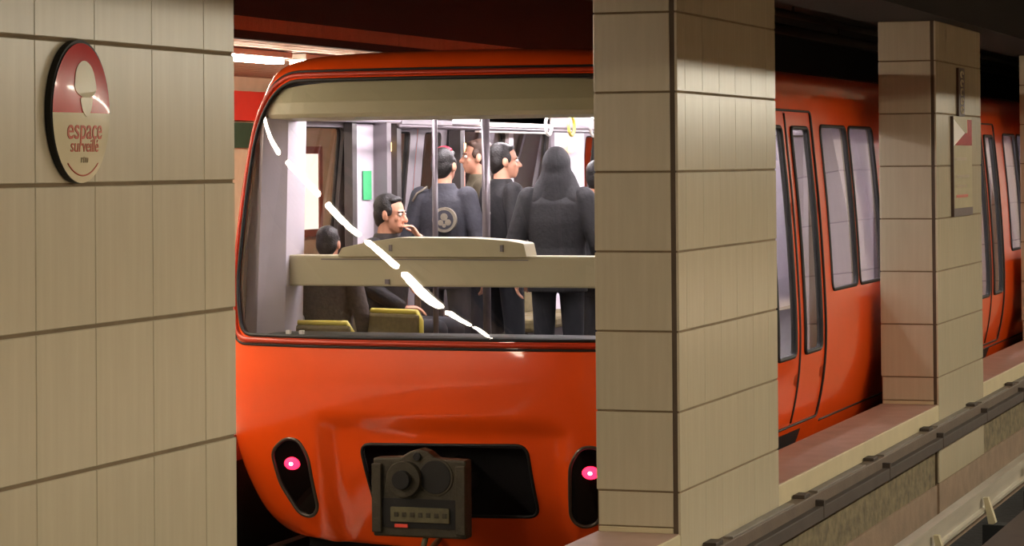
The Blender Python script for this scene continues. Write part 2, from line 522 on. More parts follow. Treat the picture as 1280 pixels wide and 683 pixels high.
# ------------------------------------------------------------------ near track: guide bar, running beam, rail
def guide(name, x, label, sgn):
    g = empty(name, (x, 10, .1), label, 'rail')
    o = (x, 10, .1)
    prof = [(-.05, .15), (.05, .15), (.05, .165), (.012, .18), (.012, .315), (.05, .325), (.05, .345), (-.05, .345), (-.05, .325), (-.012, .315), (-.012, .18), (-.05, .165)]
    # an angle bar lying on its side: the broad web faces the train
    prism('bar', [(-.03, .05), (.03 , .05), (.03, .07), (0.0, .08), (0.0, .205), (.035, .215), (.035, .232), (-.04, .232), (-.04, .215), (-.02, .205), (-.02, .07), (-.03, .06)], YA - 9.9, 48, STEEL, g)
    yy = 5.2
    while yy < 46:
        prism('insulator', [(.02 * sgn, .16), (.055 * sgn, .16), (.11 * sgn, -.02), (.06 * sgn, -.05)], yy - 10, yy - 10 + .07, INSUL, g)
        prism('support_foot', [(.02 * sgn, -.40), (.26 * sgn, -.40), (.20 * sgn, -.03), (.02 * sgn, -.03)], yy - 10 - .05, yy - 10 + .13, VOID, g)
        yy += 2.046
    return g
guide('guide_bar', -3.19, 'pale worn steel guide bar beside the low dividing wall', 1)
def beam(x, label, cat='rail'):
    g = empty('running_beam', (x, 10, 0), label, cat)
    prism('beam', [(-.14, -.05), (.14, -.05), (.14, -.03), (.02, -.01), (.02, .17), (.14, .19), (.14, .215), (-.14, .215), (-.14, .19), (-.02, .17), (-.02, -.01), (-.14, -.03)], YA - 10, 48, STEELDK, g)
    yy = -8.0
    while yy < 36:
        prism('sleeper_pad', [(-.2, -.31), (.2, -.31), (.17, -.05), (-.17, -.05)], yy, yy + .25, VOID, g)
        yy += 2.046
    return g
beam(-2.70, 'dark steel running beam of the near track')
# far track
def farbeam(x, label, m):
    g = empty('running_beam', (x, 10, 0), label, 'rail')
    prism('beam', [(-.15, -.05), (.15, -.05), (.15, .04), (.02, .06), (.02, .17), (.15, .19), (.15, .215), (-.15, .215), (-.15, .19), (-.02, .17), (-.02, .06), (-.15, .04)], YA - 10, 48, m, g)
    yy = -8.0
    while yy < 36:
        prism('sleeper_pad', [(-.2, -.31), (.2, -.31), (.17, -.05), (-.17, -.05)], yy, yy + .25, VOID, g)
        yy += 2.046
    return g
farbeam(-6.55, 'steel running beam under the train, platform side', STEEL)
farbeam(-4.70, 'steel running beam under the train, pillar side', STEELDK)
guide('guide_bar', -6.98, 'steel guide bar under the far platform edge', 1)

# ------------------------------------------------------------------ conduits below the tunnel ceiling
for x, z, r, lab in [(-6.9, 4.22, .06, 'thick dark conduit under the tunnel ceiling nearest the far platform'),
                     (-6.3, 4.26, .04, 'thin dark conduit in the middle under the tunnel ceiling'),
                     (-5.2, 4.20, .07, 'thick dark conduit under the tunnel ceiling nearest the pillars')]:
    c = empty('conduit', (x, 10, z), lab, 'pipe')
    tube('pipe', [(0, -20, 0), (0, 45, 0)], r, PIPE, c, seg=14)
    for q in range(12):
        box('hanger', -.012, .012, -18 + q * 5 - .02, -18 + q * 5 + .02, 0, 4.35 - z, PIPE, c)

# ------------------------------------------------------------------ fluorescent lamps
def lamp_maker(m, lab, grp, hl, rad, flat=False, hz=.015):
    def mk(x, y, z, lab2=None):
        e = empty('fluorescent_lamp', (x, y, z), lab2 or lab, 'lamp', grp)
        if 'h' not in mk.c:
            h = box('lamp_tray', -.11, .11, -hl - .06, hl + .06, .03, .08, HOUSING, e, bev=.006)
            t = box('diffuser', -rad, rad, -hl, hl, hz, .0295, m, e) if flat else tube('lamp_tube', [(0, -hl, 0), (0, hl, 0)], rad, m, e, seg=12)
            mk.c['h'] = (h, t)
        else:
            for s in mk.c['h']:
                d = s.copy(); C.objects.link(d); d.parent = e
        return e
    mk.c = {}
    return mk
near = lamp_maker(TUBE_N, 'fluorescent tube lamp above the near platform', 'near platform lamps', .75, .085, True)
far = lamp_maker(TUBE_F, 'fluorescent tube lamp in the row over the far platform', 'far platform lamps', .76, .06, True, -.012)
for k in range(13):
    near(0.9, 4.9 + k * 2.6, 3.575)
for k in range(17):
    far(-8.75, 12.9 + (k - 9) * 1.91, 3.565, 'fluorescent tube lamp seen between the left pillar and the train roof' if k == 12 else None)

# far platform wall: red fascia, panels and a backlit poster
fa = tag(box('fascia_board', -11.59, -11.5, 22, 30, 3.20, 3.50, REDSIGN), 'red fascia board on the far platform wall', 'board')
gp = tag(box('green_panel', -11.59, -11.55, 22.6, 25.0, 2.92, 3.18, GREENP), 'dark green panel on the far platform wall', 'panel')
po = empty('backlit_poster', (-11.6, 26.15, 2.4), 'bright backlit poster in red brown frame seen through the train', 'poster')
box('light_panel', .01, .05, -.42, .52, -.36, .46, POSTER, po)
for a in ((-.50, -.42, -.44, .54), (.52, .60, -.44, .54), (-.42, .52, .46, .54), (-.42, .52, -.44, -.36)):
    box('frame_bar', .0, .07, a[0], a[1], a[2], a[3], NOSING, po, bev=.004)

# ================================================================== METRO CAR
XC = -5.65
CAR_END = 30.9
prof = np.array([(.93, .44), (1.12, .47), (1.24, .56), (1.32, .70), (1.40, .92), (1.456, 1.2), (1.477, 1.5), (1.466, 1.9), (1.436, 2.4),
                 (1.395, 2.85), (1.372, 3.08), (1.345, 3.20), (1.30, 3.32), (1.19, 3.395), (.88, 3.438), (0.02, 3.452)])
def catmull(P, n=14):
    P = np.vstack([2 * P[0] - P[1], P, 2 * P[-1] - P[-2]])
    out = []
    for i in range(1, len(P) - 2):
        for t in np.linspace(0, 1, n, endpoint=False):
            out.append(.5 * ((2 * P[i]) + (-P[i - 1] + P[i + 1]) * t + (2 * P[i - 1] - 5 * P[i] + 4 * P[i + 1] - P[i + 2]) * t * t + (-P[i - 1] + 3 * P[i] - 3 * P[i + 1] + P[i + 2]) * t ** 3))
    out.append(P[-2])
    return np.array(out)
PR = catmull(prof)
PR[:, 1] = np.maximum.accumulate(PR[:, 1] + np.arange(len(PR)) * 1e-7)
TT = np.concatenate([[0], np.cumsum(np.linalg.norm(np.diff(PR, axis=0), axis=1))])
TMAX = TT[-1]
FRONT = catmull(np.array([(.44, 14.84), (.7, 14.74), (1.0, 14.675), (1.4, 14.655), (1.67, 14.67), (2.0, 14.71), (2.4, 14.765), (2.8, 14.835), (3.1, 14.915), (3.25, 14.975), (3.34, 15.035), (3.40, 15.10), (3.438, 15.20), (3.452, 15.45)]))
def zt(t): return np.interp(t, TT, PR[:, 1])
def hwt(t): return np.interp(t, TT, PR[:, 0])
def tz(z): return np.interp(z, PR[:, 1], TT)
def yf(z): return np.interp(z, FRONT[:, 0], FRONT[:, 1])
NEXP, DC = 2.6, .46
ph = np.linspace(0, math.pi / 2, 400)
pxn = np.sin(ph) ** (2 / NEXP); pyn = DC * (1 - np.cos(ph) ** (2 / NEXP))
SS = np.concatenate([[0], np.cumsum(np.hypot(np.diff(pxn) * 1.4, np.diff(pyn)))])
SH = SS[-1]
def smst(a, b, x):
    t = min(1, max(0, (x - a) / (b - a))); return t * t * (3 - 2 * t)
def P3(s, t, off=0.0):
    def base(s, t):
        z, hw = zt(t), hwt(t)
        a = abs(s)
        if a <= SH:
            xn = np.interp(a, SS, pxn); yn = np.interp(a, SS, pyn)
        else:
            xn, yn = 1.0, DC + a - SH
        y = yf(z) + yn
        x = xn * hw * (1 if s >= 0 else -1)
        if a < SH and z < 1.4:                       # sunken bay round the coupler
            y += .055 * smst(.80, .70, abs(x - .06)) * smst(1.23, 1.15, z)
        return np.array([XC + x, min(y, CAR_END), z])
    p = base(s, t)
    if off:
        e = .004
        d1 = base(s + e, t) - base(s - e, t); d2 = base(s, min(TMAX, t + e)) - base(s, max(0, t - e))
        n = np.cross(d1, d2); n /= (np.linalg.norm(n) + 1e-12)
        p = p + n * off                                # n points outwards
    return p
def fst(x, z):            # a point of the front given by offset from the centre line and height
    t = float(tz(z)); hw = float(hwt(t))
    xn = min(1, abs(x) / hw)
    return (math.copysign(float(np.interp(xn, pxn, SS)), x), t)
def sst(side, y, z):      # a point of a side wall given by y and height
    t = float(tz(z))
    return (side * (SH + y - float(yf(z)) - DC), t)

def patch(name, outer, holes, m, parent, ds=.06, dt=.06, off=0.0, thick=0.0, edge=.05, sgrid=None):
    """triangulated piece of the car surface bounded by outer with holes, all in (s,t)"""
    outer = dens(outer, edge)
    holes = [dens(h, edge) for h in holes]
    V, E = [], []
    def loop(L):
        b = len(V); V.extend(Vector(q) for q in L); n = len(L)
        E.extend((b + i, b + (i + 1) % n) for i in range(n))
    loop(outer)
    for h in holes: loop(h)
    xs = [q[0] for q in outer]; ys = [q[1] for q in outer]
    allb = np.array([tuple(v) for v in V])
    S = sgrid if sgrid is not None else np.arange(min(xs), max(xs), ds)
    bbs = [(min(a[0] for a in h), max(a[0] for a in h), min(a[1] for a in h), max(a[1] for a in h), h) for h in holes]
    def inside(Q):
        ok = inmany(Q, outer)
        for b in bbs:
            k = np.where((Q[:, 0] >= b[0]) & (Q[:, 0] <= b[1]) & (Q[:, 1] >= b[2]) & (Q[:, 1] <= b[3]))[0]
            if len(k): ok[k] &= ~inmany(Q[k], b[4])
        return ok
    gs, gt = np.meshgrid(S, np.arange(min(ys), max(ys), dt), indexing='ij')
    Q = np.stack([gs.ravel(), gt.ravel()], axis=1)
    Q = Q[inside(Q)]
    for q in Q:
        if np.min(np.abs(allb - q).max(axis=1)) > .4 * edge:
            V.append(Vector(q))
    r = delaunay_2d_cdt(V, E, [], 0, 1e-6)
    vs, fs = r[0], r[2]
    va = np.array([tuple(q) for q in vs])
    ok = inside(np.array([va[list(f)].mean(axis=0) for f in fs]))
    keep = [tuple(f) for f, g in zip(fs, ok) if g]
    used = sorted({i for f in keep for i in f}); idx = {u: k for k, u in enumerate(used)}
    v3 = [P3(vs[u].x, vs[u].y, off) for u in used]
    F = [tuple(idx[i] for i in f) for f in keep]
    if thick:
        n0 = len(v3)
        v3 += [P3(vs[u].x, vs[u].y, off - thick) for u in used]
        cnt = {}
        for f in F:
            for a, b in zip(f, f[1:] + f[:1]): cnt[(a, b)] = 1
        bd = [e for e in cnt if (e[1], e[0]) not in cnt]
        F = F + [tuple(i + n0 for i in f[::-1]) for f in F] + [(b, a, a + n0, b + n0) for a, b in bd]
    o = obj(name, v3, F, m, parent, True)
    return o
def reveal(name, poly, m, parent, a=.0, b=-.04):
    n = len(poly)
    v = [P3(s, t, a) for s, t in poly] + [P3(s, t, b) for s, t in poly]
    return obj(name, v, [(i, (i + 1) % n, (i + 1) % n + n, i + n) for i in range(n)], m, parent, True)
def ringtube(name, poly, r, m, parent, off=0.0, d=.03, seg=8):
    return tube(name, [P3(s, t, off) for s, t in dens(poly, d)], r, m, parent, closed=True, seg=seg)

car = empty('metro_car', (XC, 15, 0), 'orange metro car with a wide curved windscreen and lit interior', 'train')
CARINV = Matrix.Translation((-XC, -15, 0))
def adopt(o):
    """built in world space: keep it where it is under the car"""
    o.matrix_parent_inverse = CARINV
    return o

# windscreen outline (offset, z)
def ws_outline(g=0.0):
    h = [(1.300, 1.705 - g), (1.378, 2.0), (1.352, 2.6), (1.318, 3.0), (1.15, 3.268 + g)]
    pts = [(-h[0][0] - g, h[0][1])] + [(x + g, z) for x, z in h] + [(-x - g, z) for x, z in h[:0:-1]]
    return rounded(pts, [.09, .09, .2, .15, .2, .30, .30, .2, .15, .2], 8)
def fpoly(pts): return [fst(x, z) for x, z in dens(pts, .03)]
WS = fpoly(ws_outline(0))
OPEN = fpoly(rounded([(-.39, .635), (.63, .655), (.585, 1.085), (-.47, 1.065)], .07))
def lampoly(sg_):
    p = [(-1.10, 1.00), (-1.00, 1.085), (-.90, 1.085), (-.835, .98), (-.805, .66), (-.86, .60), (-.95, .615), (-1.06, .80)]
    p = rounded(p, .05)
    return [(x * -sg_ + .02, z) for x, z in p] if sg_ > 0 else [(x + .03, z) for x, z in p]
LAMP = {-1: fpoly(lampoly(-1)), 1: fpoly(lampoly(1))}
def srect(side, y0, y1, z0, z1, r=.06):
    pts = rounded([(y0, z0), (y1, z0), (y1, z1), (y0, z1)], r, 4)
    return [sst(side, y, z) for y, z in dens(pts, .12)]
NEAR_WIN = [(15.5, 16.25), (16.35, 17.05), (19.06, 19.95), (20.04, 20.95), (23.4, 24.25), (24.35, 25.2), (27.7, 28.55), (28.65, 29.5)]
NEAR_DOOR = [18.03, 22.15, 26.4]
FAR_WIN = [(15.64, 16.60), (18.9, 19.9), (20.0, 21.0), (24.0, 25.0)]
FAR_DOOR = [17.98, 22.5]
DHW = .80
holes = [WS, OPEN, LAMP[-1], LAMP[1]]
for sd, wins, doors in ((1, NEAR_WIN, NEAR_DOOR), (-1, FAR_WIN, FAR_DOOR)):
    for a, b in wins: holes.append(srect(sd, a, b, 1.80, 3.00, .07))
    for c in doors: holes.append(srect(sd, c - (DHW if sd > 0 else .62), c + (DHW if sd > 0 else .62), .90, 3.10, .04))
SMAX = SH + (CAR_END - 14.655 - DC)
sg = np.concatenate([np.arange(-SMAX, -SH - .2, .35), np.arange(-SH - .2, SH + .2, .055), np.arange(SH + .2, SMAX, .35)])
# smaller step inside the front bay keeps its fold crisp
body = adopt(patch('body', [(-SMAX, 0), (SMAX, 0), (SMAX, TMAX - .01), (-SMAX, TMAX - .01)], holes, ORANGE, car, edge=.045, dt=.05, sgrid=sg))
inner_holes = [WS, OPEN, LAMP[-1], LAMP[1]] + holes[4:]
adopt(patch('inner_skin', [(-SMAX, .5), (SMAX, .5), (SMAX, TMAX - .3), (-SMAX, TMAX - .3)], inner_holes, GREYP, car, edge=.08, dt=.09, off=-.035, sgrid=sg[::2]))
# rear bulkhead closing the far end of the car
be = [(x, z) for x, z in PR[::6]]
adopt(prism('rear_bulkhead', [(XC + a, b) for a, b in be] + [(XC - a, b) for a, b in be[::-1]], CAR_END - .05, CAR_END, ORANGE, car))
adopt(box('underframe', XC - 1.05, XC + 1.05, 15.3, CAR_END, .25, .85, VOID, car))

# windscreen
wsg = adopt(patch('windscreen', WS, [], WINDGLASS, car, ds=.05, dt=.05, off=-.006, edge=.03))
tube('gasket', [P3(s, t, 0) for s, t in WS], .011, BLACK, wsg, closed=True)
tube('trim_rim', [P3(*fst(x, z), .006) for x, z in dens(ws_outline(.030), .03)], .016, RIMRED, wsg, closed=True)
tube('outer_seal', [P3(*fst(x, z), .001) for x, z in dens(ws_outline(.056), .03)], .0085, BLACK, wsg, closed=True)

# coupler bay lining
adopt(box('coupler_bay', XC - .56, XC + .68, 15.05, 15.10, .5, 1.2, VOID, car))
adopt(tube('bay_edge', [P3(s, t, 0) for s, t in OPEN], .010, BLACK, car, closed=True))
# tail lights
for sd in (-1, 1):
    L = LAMP[sd]
    tl = adopt(patch('tail_light', L, [], LAMPCOV, car, ds=.03, dt=.03, off=-.004, edge=.03))
    r = tube('rim', [P3(s, t, .0) for s, t in L], .011, LAMPRIM, tl, closed=True)
    c = P3(*fst(sd * .945 + .025, .935), .004)
    for nm, rad, mm, o2 in (('red_lens', .048, REDLAMP, 0.0), ('lamp_core', .015, REDCORE, .008)):
        bm = bmesh.new()
        bmesh.ops.create_uvsphere(bm, u_segments=20, v_segments=12, radius=rad)
        q = from_bm(nm, bm, mm, tl, True)
        q.scale = (1.1, .35, .8) if nm == 'red_lens' else (1.1, 1.0, .9)
        q.location = Vector(P3(*fst(sd * .945 + .025, .935), .004 + o2))

# coupler
XK = XC + .03
YCp = 14.36
cp = adopt(prism('coupler', [(XK - .265, .575), (XK + .315, .575), (XK + .315, 1.03), (XK + .13, 1.035), (XK + .08, 1.075), (XK + .03, 1.09), (XK - .03, 1.075), (XK - .09, 1.04), (XK - .265, 1.03)], YCp, YCp + .10, IRON, car, bev=.012))
def cpart(nm, *a, **k):
    q = a and k; return None
def disc(nm, x, z, r, y0, y1, m, n=28):
    pr = prism(nm, [(XK + x + r * math.cos(a), z + r * math.sin(a)) for a in np.linspace(0, 2 * math.pi, n, endpoint=False)], y0, y1, m, cp, bev=.004)
    return pr
disc('guide_cone', -.06, .915, .105, YCp - .045, YCp + .01, IRON)
disc('cone_tip', -.06, .915, .055, YCp - .085, YCp - .044, IRONDK)
disc('guide_funnel', .125, .93, .098, YCp - .010, YCp + .004, IRONDK)
disc('funnel_lip', .125, .93, .112, YCp - .006, YCp + .004, IRON)
disc('top_pin', .015, 1.045, .024, YCp - .015, YCp + .01, IRONDK)
prism('contact_recess', rounded([(XK - .205, .63), (XK + .255, .63), (XK + .255, .80), (XK - .205, .80)], .012), YCp - .006, YCp + .004, IRONDK, cp)
prism('contact_plate', rounded([(XK - .15, .665), (XK + .215, .665), (XK + .215, .752), (XK - .15, .752)], .008), YCp - .02, YCp - .005, IRONPL, cp, bev=.003)
prism('glowing_red_tag', [(XK - .125, .633), (XK - .045, .633), (XK - .045, .652), (XK - .125, .652)], YCp - .016, YCp - .006, emit('glowing_red_tag', (220, 70, 50), 0.12), cp)  # faint glow added to the tag's colour; the tag is no lamp
for q in range(7):
    prism('contact_stud', [(XK - .125 + q * .05, .695), (XK - .100 + q * .05, .695), (XK - .100 + q * .05, .722), (XK - .125 + q * .05, .722)], YCp - .024, YCp - .019, IRON, cp)
prism('side_flange', [(XK - .265, .60), (XK - .205, .60), (XK - .205, 1.0), (XK - .265, 1.0)], YCp - .025, YCp + .01, IRON, cp, bev=.006)
prism('side_flange', [(XK + .255, .60), (XK + .315, .60), (XK + .315, 1.0), (XK + .255, 1.0)], YCp - .025, YCp + .01, IRON, cp, bev=.006)
tube('draw_bar', [(XK + .02, YCp + .09, .85), (XK + .02, 15.2, .85)], .13, VOID, cp)
tube('hose', [(XK + .05, YCp + .05, .60), (XK + .04, YCp + .02, .52), (XK + .02, YCp + .06, .46), (XK - .02, YCp + .2, .44), (XK - .05, 14.9, .5)], .018, IRONPL, cp)

# side windows and doors
def side_parts(sd, wins, doors, hw):
    for a, b in wins:
        wn = adopt(patch('side_window', srect(sd, a, b, 1.80, 3.00, .07), [], SIDEGLASS, car, ds=.2, dt=.12, off=-.008, edge=.12))
        reveal('window_reveal', srect(sd, a, b, 1.80, 3.00, .07), GREYDK, wn)
        tube('window_seal', [P3(s, t, 0) for s, t in srect(sd, a, b, 1.80, 3.00, .07)], .014, BLACK, wn, closed=True, seg=6)
    for c in doors:
        for s0 in (-1, 1):
            y0, y1 = (c - hw + .008, c - .006) if s0 < 0 else (c + .006, c + hw - .008)
            wy0, wy1 = (y0 + .14, y1 - .13) if s0 > 0 else (y0 + .13, y1 - .14)
            win = srect(sd, wy0, wy1, 1.40, 2.98, .05)
            lf = adopt(patch('door_leaf', srect(sd, y0, y1, .905, 3.095, .02), [win], ORANGE, car, ds=.15, dt=.06, off=-.012, edge=.1))
            patch('inner_panel', srect(sd, y0, y1, .905, 3.095, .02), [win], GREYP, lf, ds=.15, dt=.08, off=-.035, edge=.1)
            patch('door_glass', win, [], SIDEGLASS, lf, ds=.15, dt=.12, off=-.016, edge=.1)
            reveal('door_window_reveal', win, GREYDK, lf)
            tube('door_window_seal', [P3(s, t, -.008) for s, t in win], .016, BLACK, lf, closed=True, seg=6)
            ye = y1 if s0 < 0 else y0
            tube('edge_seal', [P3(*sst(sd, ye, z), -.01) for z in np.linspace(.92, 3.08, 30)], .008, BLACK, lf, seg=6)
        adopt(reveal('door_reveal', srect(sd, c - hw, c + hw, .90, 3.10, .04), GREYDK, car))
        adopt(tube('door_frame_seal', [P3(s, t, -.004) for s, t in srect(sd, c - hw, c + hw, .90, 3.10, .04)], .009, BLACK, car, closed=True, seg=6))
        # dark step well below each door
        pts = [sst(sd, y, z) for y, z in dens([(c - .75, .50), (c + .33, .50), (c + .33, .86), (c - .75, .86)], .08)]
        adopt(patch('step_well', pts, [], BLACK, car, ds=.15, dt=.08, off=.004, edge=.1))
side_parts(1, NEAR_WIN, NEAR_DOOR, DHW)
side_parts(-1, FAR_WIN, FAR_DOOR, .62)
adopt(tube('skirt_groove', [P3(*sst(1, y, .86), .0) for y in np.linspace(18.95, 30.3, 60)], .009, BLACK, car, seg=6))

# ------------------------------------------------------------------ inside of the car
FL, CE = 1.10, 3.20
WI = 1.33                       # half width inside at window height
def inb(name, x0, x1, y0, y1, z0, z1, m, parent=car, bev=0.0):
    o = box(name, XC + x0, XC + x1, y0, y1, z0, z1, m, None, bev)
    o.parent = parent
    if parent is car: o.matrix_parent_inverse = CARINV
    return o
inb('floor_pan', -1.3, 1.3, 14.95, CAR_END - .1, 1.04, FL, FLOORC)
inb('inner_ceiling', -1.2, 1.2, 15.36, CAR_END - .1, CE, CE + .03, LILAC)
inb('end_wall', -1.25, 1.25, CAR_END - .14, CAR_END - .1, FL, CE, LILAC)
for x in (-.55, .55):
    for k in range(7):
        ls = inb('ceiling_light', x - .07, x + .07, 15.46 + k * 2.05, 17.2 + k * 2.05, CE - .03, CE + .005, TUBE_C)
# inner wall linings between the openings
def lining(sd, segs):
    for y0, y1, z0, z1, m in segs:
        x = sd * WI
        xa, xb = (x - .02, x + .015) if sd < 0 else (x - .015, x + .02)
        q = inb('wall_lining', xa, xb, y0, y1, z0, z1, m)
lin_far = [(15.56, 16.62, FL, 1.78, GREYP), (16.62, 17.04, FL, 3.02, LILAC), (17.04, 17.16, FL, 3.02, GREYP), (17.16, 17.34, FL, 3.02, LILAC),
           (18.62, 18.88, FL, 3.02, LILAC), (18.88, 21.05, FL, 1.78, GREYP), (19.9, 20.0, 1.78, 3.02, LILAC), (21.05, 21.86, FL, 3.02, LILAC), (23.14, 24.0, FL, 3.02, LILAC),
           (24.0, 25.0, FL, 1.78, GREYP), (25.0, 30.7, FL, 3.02, LILAC)]
lining(-1, lin_far)
lin_near = []
prev = 15.4
for a, b in sorted([(a, b) for a, b in NEAR_WIN]):
    lin_near.append((a, b, FL, 1.78, GREYP))
for c in NEAR_DOOR:
    lin_near += [(c - DHW - .18, c - DHW, FL, 3.02, LILAC), (c + DHW, c + DHW + .36, FL, 3.02, LILAC)]
lining(1, lin_near)
inb('cove_panel', -1.30, -1.20, 15.4, 30.7, 3.03, 3.2, LILAC, bev=.03)
inb('cove_panel', 1.20, 1.30, 15.4, 30.7, 3.03, 3.2, LILAC, bev=.03)
# door pocket posts of the far side, stickers, indicator lamps
inb('door_post', -1.33, -1.24, 17.30, 17.38, FL, 3.05, GREYDK)
inb('door_post', -1.33, -1.24, 18.58, 18.66, FL, 3.05, GREYDK)
inb('door_post', -1.33, -1.22, 17.06, 17.14, FL, 3.05, GREYP)
inb('window_post', -1.33, -1.27, 16.56, 16.64, FL, 3.05, GREYDK)
inb('sticker', -1.306, -1.303, 16.83, 16.98, 2.50, 2.70, GREENS)
inb('sticker', -1.306, -1.303, 17.19, 17.30, 2.42, 2.72, WHITES)
inb('sticker', -1.306, -1.303, 18.70, 18.84, 2.56, 2.72, ORANGES)
for y in (17.25, 18.76, 21.4):
    inb('indicator_lamp', -1.305, -1.27, y - .035, y + .035, 2.83, 2.90, WARM, bev=.01)
for y in (15.9, 17.6, 18.4, 21.0, 22.0):
    inb('ceiling_lamp', -.98, -.90, y, y + .07, CE - .05, CE - .028, WARM)
inb('route_map', -1.24, -1.20, 18.9, 20.6, 2.98, 3.14, WHITES)
inb('advert_panel', -1.24, -1.20, 17.3, 18.3, 3.0, 3.14, GREYP)
# cab: header, cross beam, raised box, dash, side column
hd = []
v, f = [], []
ys = [0] * 6
for x in np.linspace(-1.27, 1.27, 25):
    zt_ = 3.255 - .075 * (abs(x) / 1.27) ** 6
    fr = [(P3(*fst(x, z))[1] + d, z) for z, d in ((zt_, .03), (3.13, .03), (3.06, .04), (3.035, .07))]
    for y, z in fr + [(max(15.40, fr[3][0] + .02), 3.02), (max(15.42, fr[3][0] + .03), zt_)]: v.append((XC + x, y, z))
k = len(ys)
for i in range(24):
    for j in range(k):
        f.append((i * k + j, i * k + (j + 1) % k, (i + 1) * k + (j + 1) % k, (i + 1) * k + j))
f += [tuple(range(k)), tuple(range(24 * k, 25 * k))[::-1]]
adopt(obj('cab_header', v, f, BEIGE, car))
inb('cab_beam', -1.375, 1.34, 15.28, 15.42, 1.985, 2.178, BEIGE, bev=.012)
bx = prism('cab_box', rounded([(XC - .83, 2.17), (XC + .42, 2.17), (XC + .40, 2.255), (XC + .30, 2.272), (XC + .05, 2.288), (XC - .42, 2.290), (XC - .62, 2.262), (XC - .80, 2.225)], .012), 15.25, 15.45, BEIGE, None, bev=.004)
bx.parent = car; bx.matrix_parent_inverse = CARINV
for x in (-.47, .26):
    inb('hinge', x - .01, x + .01, 15.24, 15.255, 2.205, 2.245, GREYP)
inb('beam_groove', -.95, .42, 15.273, 15.282, 2.150, 2.156, GREYP)
inb('beam_latch', -.52, -.49, 15.27, 15.282, 2.0, 2.03, GREYP)
inb('dash_top', -1.22, 1.22, 14.98, 15.30, 1.60, 1.70, DASH, bev=.02)
for x in (-1.07, -.98):
    inb('dash_button', x, x + .03, 14.99, 15.02, 1.70, 1.725, WHITES, bev=.004)
col = prism('cab_column', [(XC - 1.42, 15.14), (XC - 1.30, 15.06), (XC - 1.17, 15.20), (XC - 1.18, 15.50), (XC - 1.37, 15.56)], 0, 1, LILAC, None)
# cab_column is drawn in plan: turn the extrusion upwards
for vv in col.data.vertices:
    x, h, y = vv.co; vv.co = (x + .06 * h * (XC - 1.12 - x) / .3, y + .06 * h, 1.62 + h * 1.42)
col.data.flip_normals()
col.parent = car; col.matrix_parent_inverse = CARINV
# poles
for x, y, r in ((-.46, 16.0, .018), (-.11, 16.0, .026), (.3, 18.2, .018), (-.30, 19.6, .018), (.2, 21.5, .018)):
    adopt(tube('grab_pole', [(XC + x, y, FL), (XC + x, y, CE)], r, POLE, car, seg=14))
adopt(tube('grab_rail', [(XC - .95, 16.6, 3.0), (XC - .95, 22, 3.0)], .016, POLE, car))
for q in range(5):
    hoop = [(XC - .55 + .0, 18.6 + q * .55 + .07 * math.cos(a), 3.02 + .07 * math.sin(a)) for a in np.linspace(0, 2 * math.pi, 20, endpoint=False)]
    adopt(tube('strap_handle', hoop, .012, YELLOW if q % 2 else WHITES, car, closed=True, seg=8))
# seats
def seat(x, y, rz, bh=.72):
    s = empty('seat', (x, y, FL), rz=rz)
    s.parent = car; s.matrix_parent_inverse = CARINV
    box('cushion', -.22, .22, -.20, .22, .36, .46, SEATF, s, bev=.03)
    box('back', -.22, .22, -.27, -.20, .44, bh, SEATF, s, bev=.02)
    box('pedestal', -.18, .18, -.15, .15, 0, .36, GREYDK, s, bev=.01)
    tube('edge_piping', [(-.225, -.235, .46), (-.225, -.235, bh - .04), (-.19, -.235, bh + .015), (.19, -.235, bh + .015), (.225, -.235, bh - .04), (.225, -.235, .46)], .016, YELLOW, s)
    return s
seat(XC - 1.03, 15.66, 0, .63)
seat(XC - .50, 15.80, -.35, .70)
seat(XC - 1.02, 16.45, -math.pi / 2)
for y in (19.2, 19.7, 20.2):
    seat(XC - 1.02, y, -math.pi / 2)

# ================================================================== PASSENGERS
def sphere_vf(V, F, c, r, rot=None, nu=16, nv=10):
    b = len(V)
    R3 = rot if rot is not None else np.eye(3)
    V.append(np.array(c) + R3 @ np.array((0, 0, r[2])))
    for i in range(1, nv):
        th = math.pi * i / nv
        for k in range(nu):
            a = 2 * math.pi * k / nu
            V.append(np.array(c) + R3 @ np.array((r[0] * math.sin(th) * math.cos(a), r[1] * math.sin(th) * math.sin(a), r[2] * math.cos(th))))
    V.append(np.array(c) + R3 @ np.array((0, 0, -r[2])))
    e = len(V) - 1
    for k in range(nu):
        l = (k + 1) % nu
        F.append((b, b + 1 + k, b + 1 + l))
        for i in range(nv - 2):
            q = b + 1 + i * nu
            F.append((q + k, q + nu + k, q + nu + l, q + l))
        q = b + 1 + (nv - 2) * nu
        F.append((q + k, e, q + l))

def cap_vf(V, F, p0, p1, r0, r1, nu=12):
    p0, p1 = np.array(p0, float), np.array(p1, float)
    d = p1 - p0; L = np.linalg.norm(d); d = d / (L + 1e-9)
    a = np.cross(d, (0, 0, 1) if abs(d[2]) < .9 else (1, 0, 0)); a /= np.linalg.norm(a); b2 = np.cross(d, a)
    rings = [(p0 + d * (-r0 * math.cos(t)), r0 * math.sin(t)) for t in (.35, .8, 1.25)] + [(p0, r0), (p1, r1)] + [(p1 + d * (r1 * math.cos(t)), r1 * math.sin(t)) for t in (1.25, .8, .35)]
    b = len(V)
    for c, r in rings:
        for k in range(nu):
            an = 2 * math.pi * k / nu
            V.append(c + (a * math.cos(an) + b2 * math.sin(an)) * r)
    n = len(rings)
    for i in range(n - 1):
        for k in range(nu):
            l = (k + 1) % nu
            F.append((b + i * nu + k, b + i * nu + l, b + (i + 1) * nu + l, b + (i + 1) * nu + k))
    F.append(tuple(b + k for k in range(nu))[::-1]); F.append(tuple(b + (n - 1) * nu + k for k in range(nu)))

